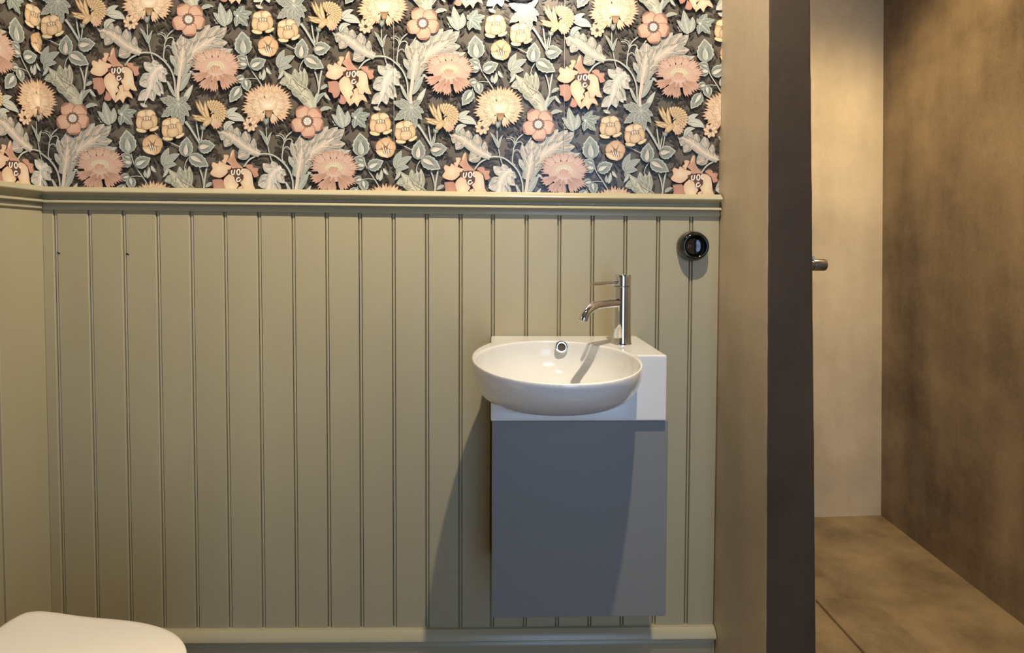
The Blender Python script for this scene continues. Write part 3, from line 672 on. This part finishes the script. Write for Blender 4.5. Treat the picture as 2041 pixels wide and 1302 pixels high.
# water drops left on the glaze
bm = bmesh.new()
for x, y, z, r in ((.098, -.436, ZT+.0005, .0014), (.038, -.372, .812, .0016), (.066, -.428, ZT, .0011), (.172, -.412, .815, .0017), (.20, -.392, .829, .0013)):
    lathe(bm, [(r, 0), (r*.85, r*.35), (r*.5, r*.6), (0, r*.7)], (x, y, z), (0, 0, 1), 14)
# ------------------------------------------------------------------ tap
TX, TY = .2790, -.1150; TZ = ZT - .0015
tap = empty('basin_tap', (TX, TY, TZ)); tag(tap, 'chrome single lever mixer tap standing on the basin ledge', 'tap')
bm = bmesh.new(); lathe(bm, [(0, 0), (.0212, 0), (.0220, .001), (.0220, .0028), (.0210, .0038), (.0203, .006), (.0197, .02), (.0193, .05), (.0191, .124), (.0184, .1246), (0, .1246)], (TX, TY, TZ), (0, 0, 1), 96)
body = obj('tap_body', bm, M_CHROME, tap, 35)
bm = bmesh.new(); lathe(bm, [(.0170, .1225), (.0170, .1272), (0, .1272)], (TX, TY, TZ), (0, 0, 1), 72); obj('collar', bm, M_STEEL, body, 35)
bm = bmesh.new(); lathe(bm, [(0, .1262), (.0182, .1262), (.0189, .1268), (.0189, .1468), (.0186, .1486), (.0176, .1500), (.0125, .1506), (0, .1507)], (TX, TY, TZ), (0, 0, 1), 96)
capo = obj('lever_cap', bm, M_CHROME, tap, 45)
dr = Vector((-.735, -.678, 0)).normalized()
c = Vector((TX, TY, 0))
bm = bmesh.new(); pts = cat([c + dr*.012 + Vector((0, 0, .9635)), c + dr*.030 + Vector((0, 0, .9645)), c + dr*.070 + Vector((0, 0, .9655)), c + dr*.109 + Vector((0, 0, .9655))], 4)
tube(bm, pts, [.0044 - .0009*k/(len(pts)-1) for k in range(len(pts))], 24)
lev = obj('lever', bm, M_CHROME, capo, 50)
SPZ = .9215
bm = bmesh.new(); pts = cat([c + dr*.008 + Vector((0, 0, SPZ)), c + dr*.045 + Vector((0, 0, SPZ+.001)), c + dr*.085 + Vector((0, 0, SPZ+.0005)), c + dr*.104 + Vector((0, 0, SPZ-.0025)), c + dr*.121 + Vector((0, 0, SPZ-.0100)), c + dr*.1305 + Vector((0, 0, SPZ-.0195)), c + dr*.1340 + Vector((0, 0, SPZ-.0275))], 8)
tube(bm, pts, .0093, 40)
spout = obj('spout', bm, M_CHROME, tap, 50)
bm = bmesh.new(); tip = pts[-1]; lathe(bm, [(0, -.0006), (.0078, -.0006), (.0078, .001), (0, .001)], tip, (pts[-2]-tip), 24); obj('aerator', bm, M_STEEL, spout)

# ------------------------------------------------------------------ cabinet
cabn = empty('basin_cabinet', (.175, -.0115, .308)); tag(cabn, 'plain blue grey cabinet hung on the panelling under the white basin', 'cabinet')
CX0, CX1, CF = .0015, .3455, -.2245
bm = bmesh.new(); box(bm, CX0+.0005, CX1-.0005, CF+.020, -.0115, .313, .7035, .0008); obj('carcass', bm, M_CAB, cabn)
bm = bmesh.new(); box(bm, CX0, CX1, CF, CF+.0185, .311, .7015, .0012); door = obj('door', bm, M_CAB, cabn)

# ------------------------------------------------------------------ round black wall fitting
SX, SY, SZ = .4655, -.0110, 1.0415
sock = empty('wall_socket', (SX, SY, SZ)); tag(sock, 'round glossy black hollow fitting on the panelling beside the partition', 'socket')
bm = bmesh.new(); lathe(bm, [(0, 0), (.0352, 0), (.0358, .003), (.0356, .009), (.0345, .017), (.0325, .024), (.0298, .0288), (.0272, .0305), (.0252, .0300), (.0244, .0280), (.0238, .0200), (.0228, .0150), (.0190, .0125), (0, .0120)], (SX, SY, SZ), (0, -1, 0), 96)
so = obj('housing', bm, M_BLACK, sock, 50)
bm = bmesh.new(); lathe(bm, [(.0205, .0125), (.0205, .0150), (.0190, .0162), (.0176, .0150), (.0176, .0125)], (SX, SY, SZ), (0, -1, 0), 72)
si = obj('inner_ring', bm, M_BLACK, sock, 50)
for dx in (-.0095, .0095):
    bm = bmesh.new(); lathe(bm, [(0, .0122), (.0026, .0122), (.0026, .0140), (.0034, .0140), (.0038, .0122)], (SX+dx, SY, SZ), (0, -1, 0), 20)
    obj('contact', bm, M_STEEL, sock)

# ------------------------------------------------------------------ wall lamp whose foot dips into the top of the view
LX, LZ = .0662, 1.6560
lampo = empty('wall_lamp', (LX, 0, LZ)); tag(lampo, 'round wall lamp with a dark brown rim, on the floral wallpaper above the basin', 'lamp')
bm = bmesh.new(); lathe(bm, [(0, 0), (.0565, 0), (.0572, .002), (.0572, .0095), (.0555, .0125), (.0500, .0140), (.0470, .0130), (.0465, .0080), (0, .0080)], (LX, -.0004, LZ), (0, -1, 0), 96)
obj('base', bm, M_BROWNGLAZE, lampo, 45)
bm = bmesh.new(); lathe(bm, [(.0462, .0080)] + [(.0460*math.cos(a*math.pi/20), .0100+.020*math.sin(a*math.pi/20)) for a in range(0, 10)] + [(0, .030)], (LX, -.0004, LZ), (0, -1, 0), 64)
obj('glass_dome', bm, M_BULB, lampo, 60)

# ------------------------------------------------------------------ ceiling spots
for (x, y), lb in (((SPOT.x, SPOT.y), 'round white recessed ceiling spot in front of the basin'), ((1.16, -.10), 'round white recessed ceiling spot over the shower')):
    t_ = empty('ceiling_spot', (x, y, ZC)); tag(t_, lb, 'ceiling light', 'recessed ceiling spots')
    bm = bmesh.new(); lathe(bm, [(.030, .0), (.030, -.003), (.045, -.0045), (.047, -.002), (.047, 0)], (x, y, ZC), (0, 0, 1), 48); obj('trim_ring', bm, M_DOORWHITE, t_, 40)
    bm = bmesh.new(); lathe(bm, [(0, -.0012), (.0295, -.0012), (.0295, 0), (0, 0)], (x, y, ZC), (0, 0, 1), 40); obj('lens', bm, M_BULB, t_, 40)

# ------------------------------------------------------------------ shower valve on the far side of the partition
vx = .6309; VY, VZ = -.120, 1.006
valve = empty('shower_valve', (vx, VY, VZ)); tag(valve, 'small chrome shower valve knob peeking past the edge of the partition', 'valve')
bm = bmesh.new(); lathe(bm, [(0, 0), (.032, 0), (.032, .003), (.030, .005), (.018, .007), (.0125, .010), (.0125, .040), (0, .040)], (vx-.016, VY, VZ), (1, 0, 0), 48); obj('escutcheon', bm, M_CHROME, valve, 40)
bm = bmesh.new(); lathe(bm, [(0, .036), (.0118, .036), (.0122, .0372), (.0122, .0660), (.0105, .0668), (.0105, .0705), (.0124, .0712), (.0127, .0725), (.0127, .0948), (.0118, .0978), (.0095, .0990), (0, .0992)], (vx-.016, VY, VZ-.0035), (1, 0, 0), 48); kn = obj('knob', bm, M_STEEL, valve, 40)
bm = bmesh.new(); lathe(bm, [(0, 0), (.0022, 0), (.0024, .006), (.0018, .008), (0, .0084)], (vx+.0555, VY-.004, VZ+.0075), (0, 0, 1), 16); obj('stop_pin', bm, M_CHROME, kn, 40)

# ------------------------------------------------------------------ toilet at the left edge
WX = XC + .012
TC = -.535           # axis of the toilet
toilet = empty('toilet', (WX, TC, .02)); tag(toilet, 'cream toilet with closed flat lid at lower left edge against the left wall', 'toilet')
def lid_outline(grow=0, x0=-.800):
    # half outline of the closed lid (x forward from the wall, w half width), then mirrored
    half = [(-.8005, .146), (-.7990, .160), (-.7955, .172), (-.790, .181), (-.780, .1850), (-.762, .1855), (-.735, .1815), (-.700, .1745), (-.66, .1680), (-.62, .1630), (-.58, .1560), (-.545, .1460), (-.515, .1330), (-.49, .1160), (-.470, .0950), (-.457, .0700), (-.4495, .0400), (-.447, 0)]
    P = cat([(x, w, 0) for x, w in half], 4); out = []
    for p in P: out.append((p.x + grow*(1 if p.x > -.5 else 0), TC + max(0, p.y) + grow*(1 if p.y > .01 else 0)))
    m_ = [(x, 2*TC - y) for x, y in out[-2::-1]]
    return out + m_
def lid_solid(z0, z1, grow, crown=.004, rnd_=.006):
    bm = bmesh.new(); O = lid_outline(grow); cx = -.63
    def ring(f, z): return [bm.verts.new((cx + (x-cx)*f, TC + (y-TC)*f, z)) for x, y in O]
    rings = [ring(.97, z0), ring(.99, z0+.0015), ring(1.0, z0+rnd_*.6), ring(1.0, z1-rnd_*.5), ring(.997, z1-rnd_*.2), ring(.990, z1), ring(.95, z1+crown*.35), ring(.8, z1+crown*.7), ring(.5, z1+crown*.95), ring(.2, z1+crown)]
    for a, b in zip(rings, rings[1:]):
        for i in range(len(O)): bm.faces.new((a[i], a[(i+1) % len(O)], b[(i+1) % len(O)], b[i]))
    bm.faces.new(rings[0][::-1]); bm.faces.new(rings[-1]); return bm
obj('lid', lid_solid(.4045, .4195, 0), M_LID, toilet, 40)
obj('seat', lid_solid(.386, .4035, -.002, 0), M_LID, toilet, 40)
# bowl: loft from wall to nose, stations down in height
bm = bmesh.new(); rings = []
for k in range(15):
    f = k/14; z = .3855 - .31*f
    O = lid_outline(-.006); cx = -.80 + .09*f; sx = 1 - .38*f**1.5; sy = 1 - .42*f**1.3
    rings.append([bm.verts.new((-.93 + (x+.93)*sx if x > -.79 else x, TC + (y-TC)*sy, z)) for x, y in O])
for a, b in zip(rings, rings[1:]):
    for i in range(len(a)): bm.faces.new((a[i], a[(i+1) % len(a)], b[(i+1) % len(a)], b[i]))
bm.faces.new(rings[0]); bm.faces.new(rings[-1][::-1]); obj('bowl', bm, M_CERAMIC, toilet, 50)
bm = bmesh.new(); box(bm, WX-.002, -.795, TC-.178, TC+.1425, .09, .4075, .014, 4); obj('back_block', bm, M_CERAMIC, toilet, 50)
for s_ in (-1, 1):
    bm = bmesh.new(); lathe(bm, [(0, -.014), (.009, -.014), (.010, -.012), (.010, .012), (.009, .014), (0, .014)], (-.812, TC + s_*.075, .4175), (0, 1, 0), 24)
    obj('hinge', bm, M_CHROME, toilet, 40)
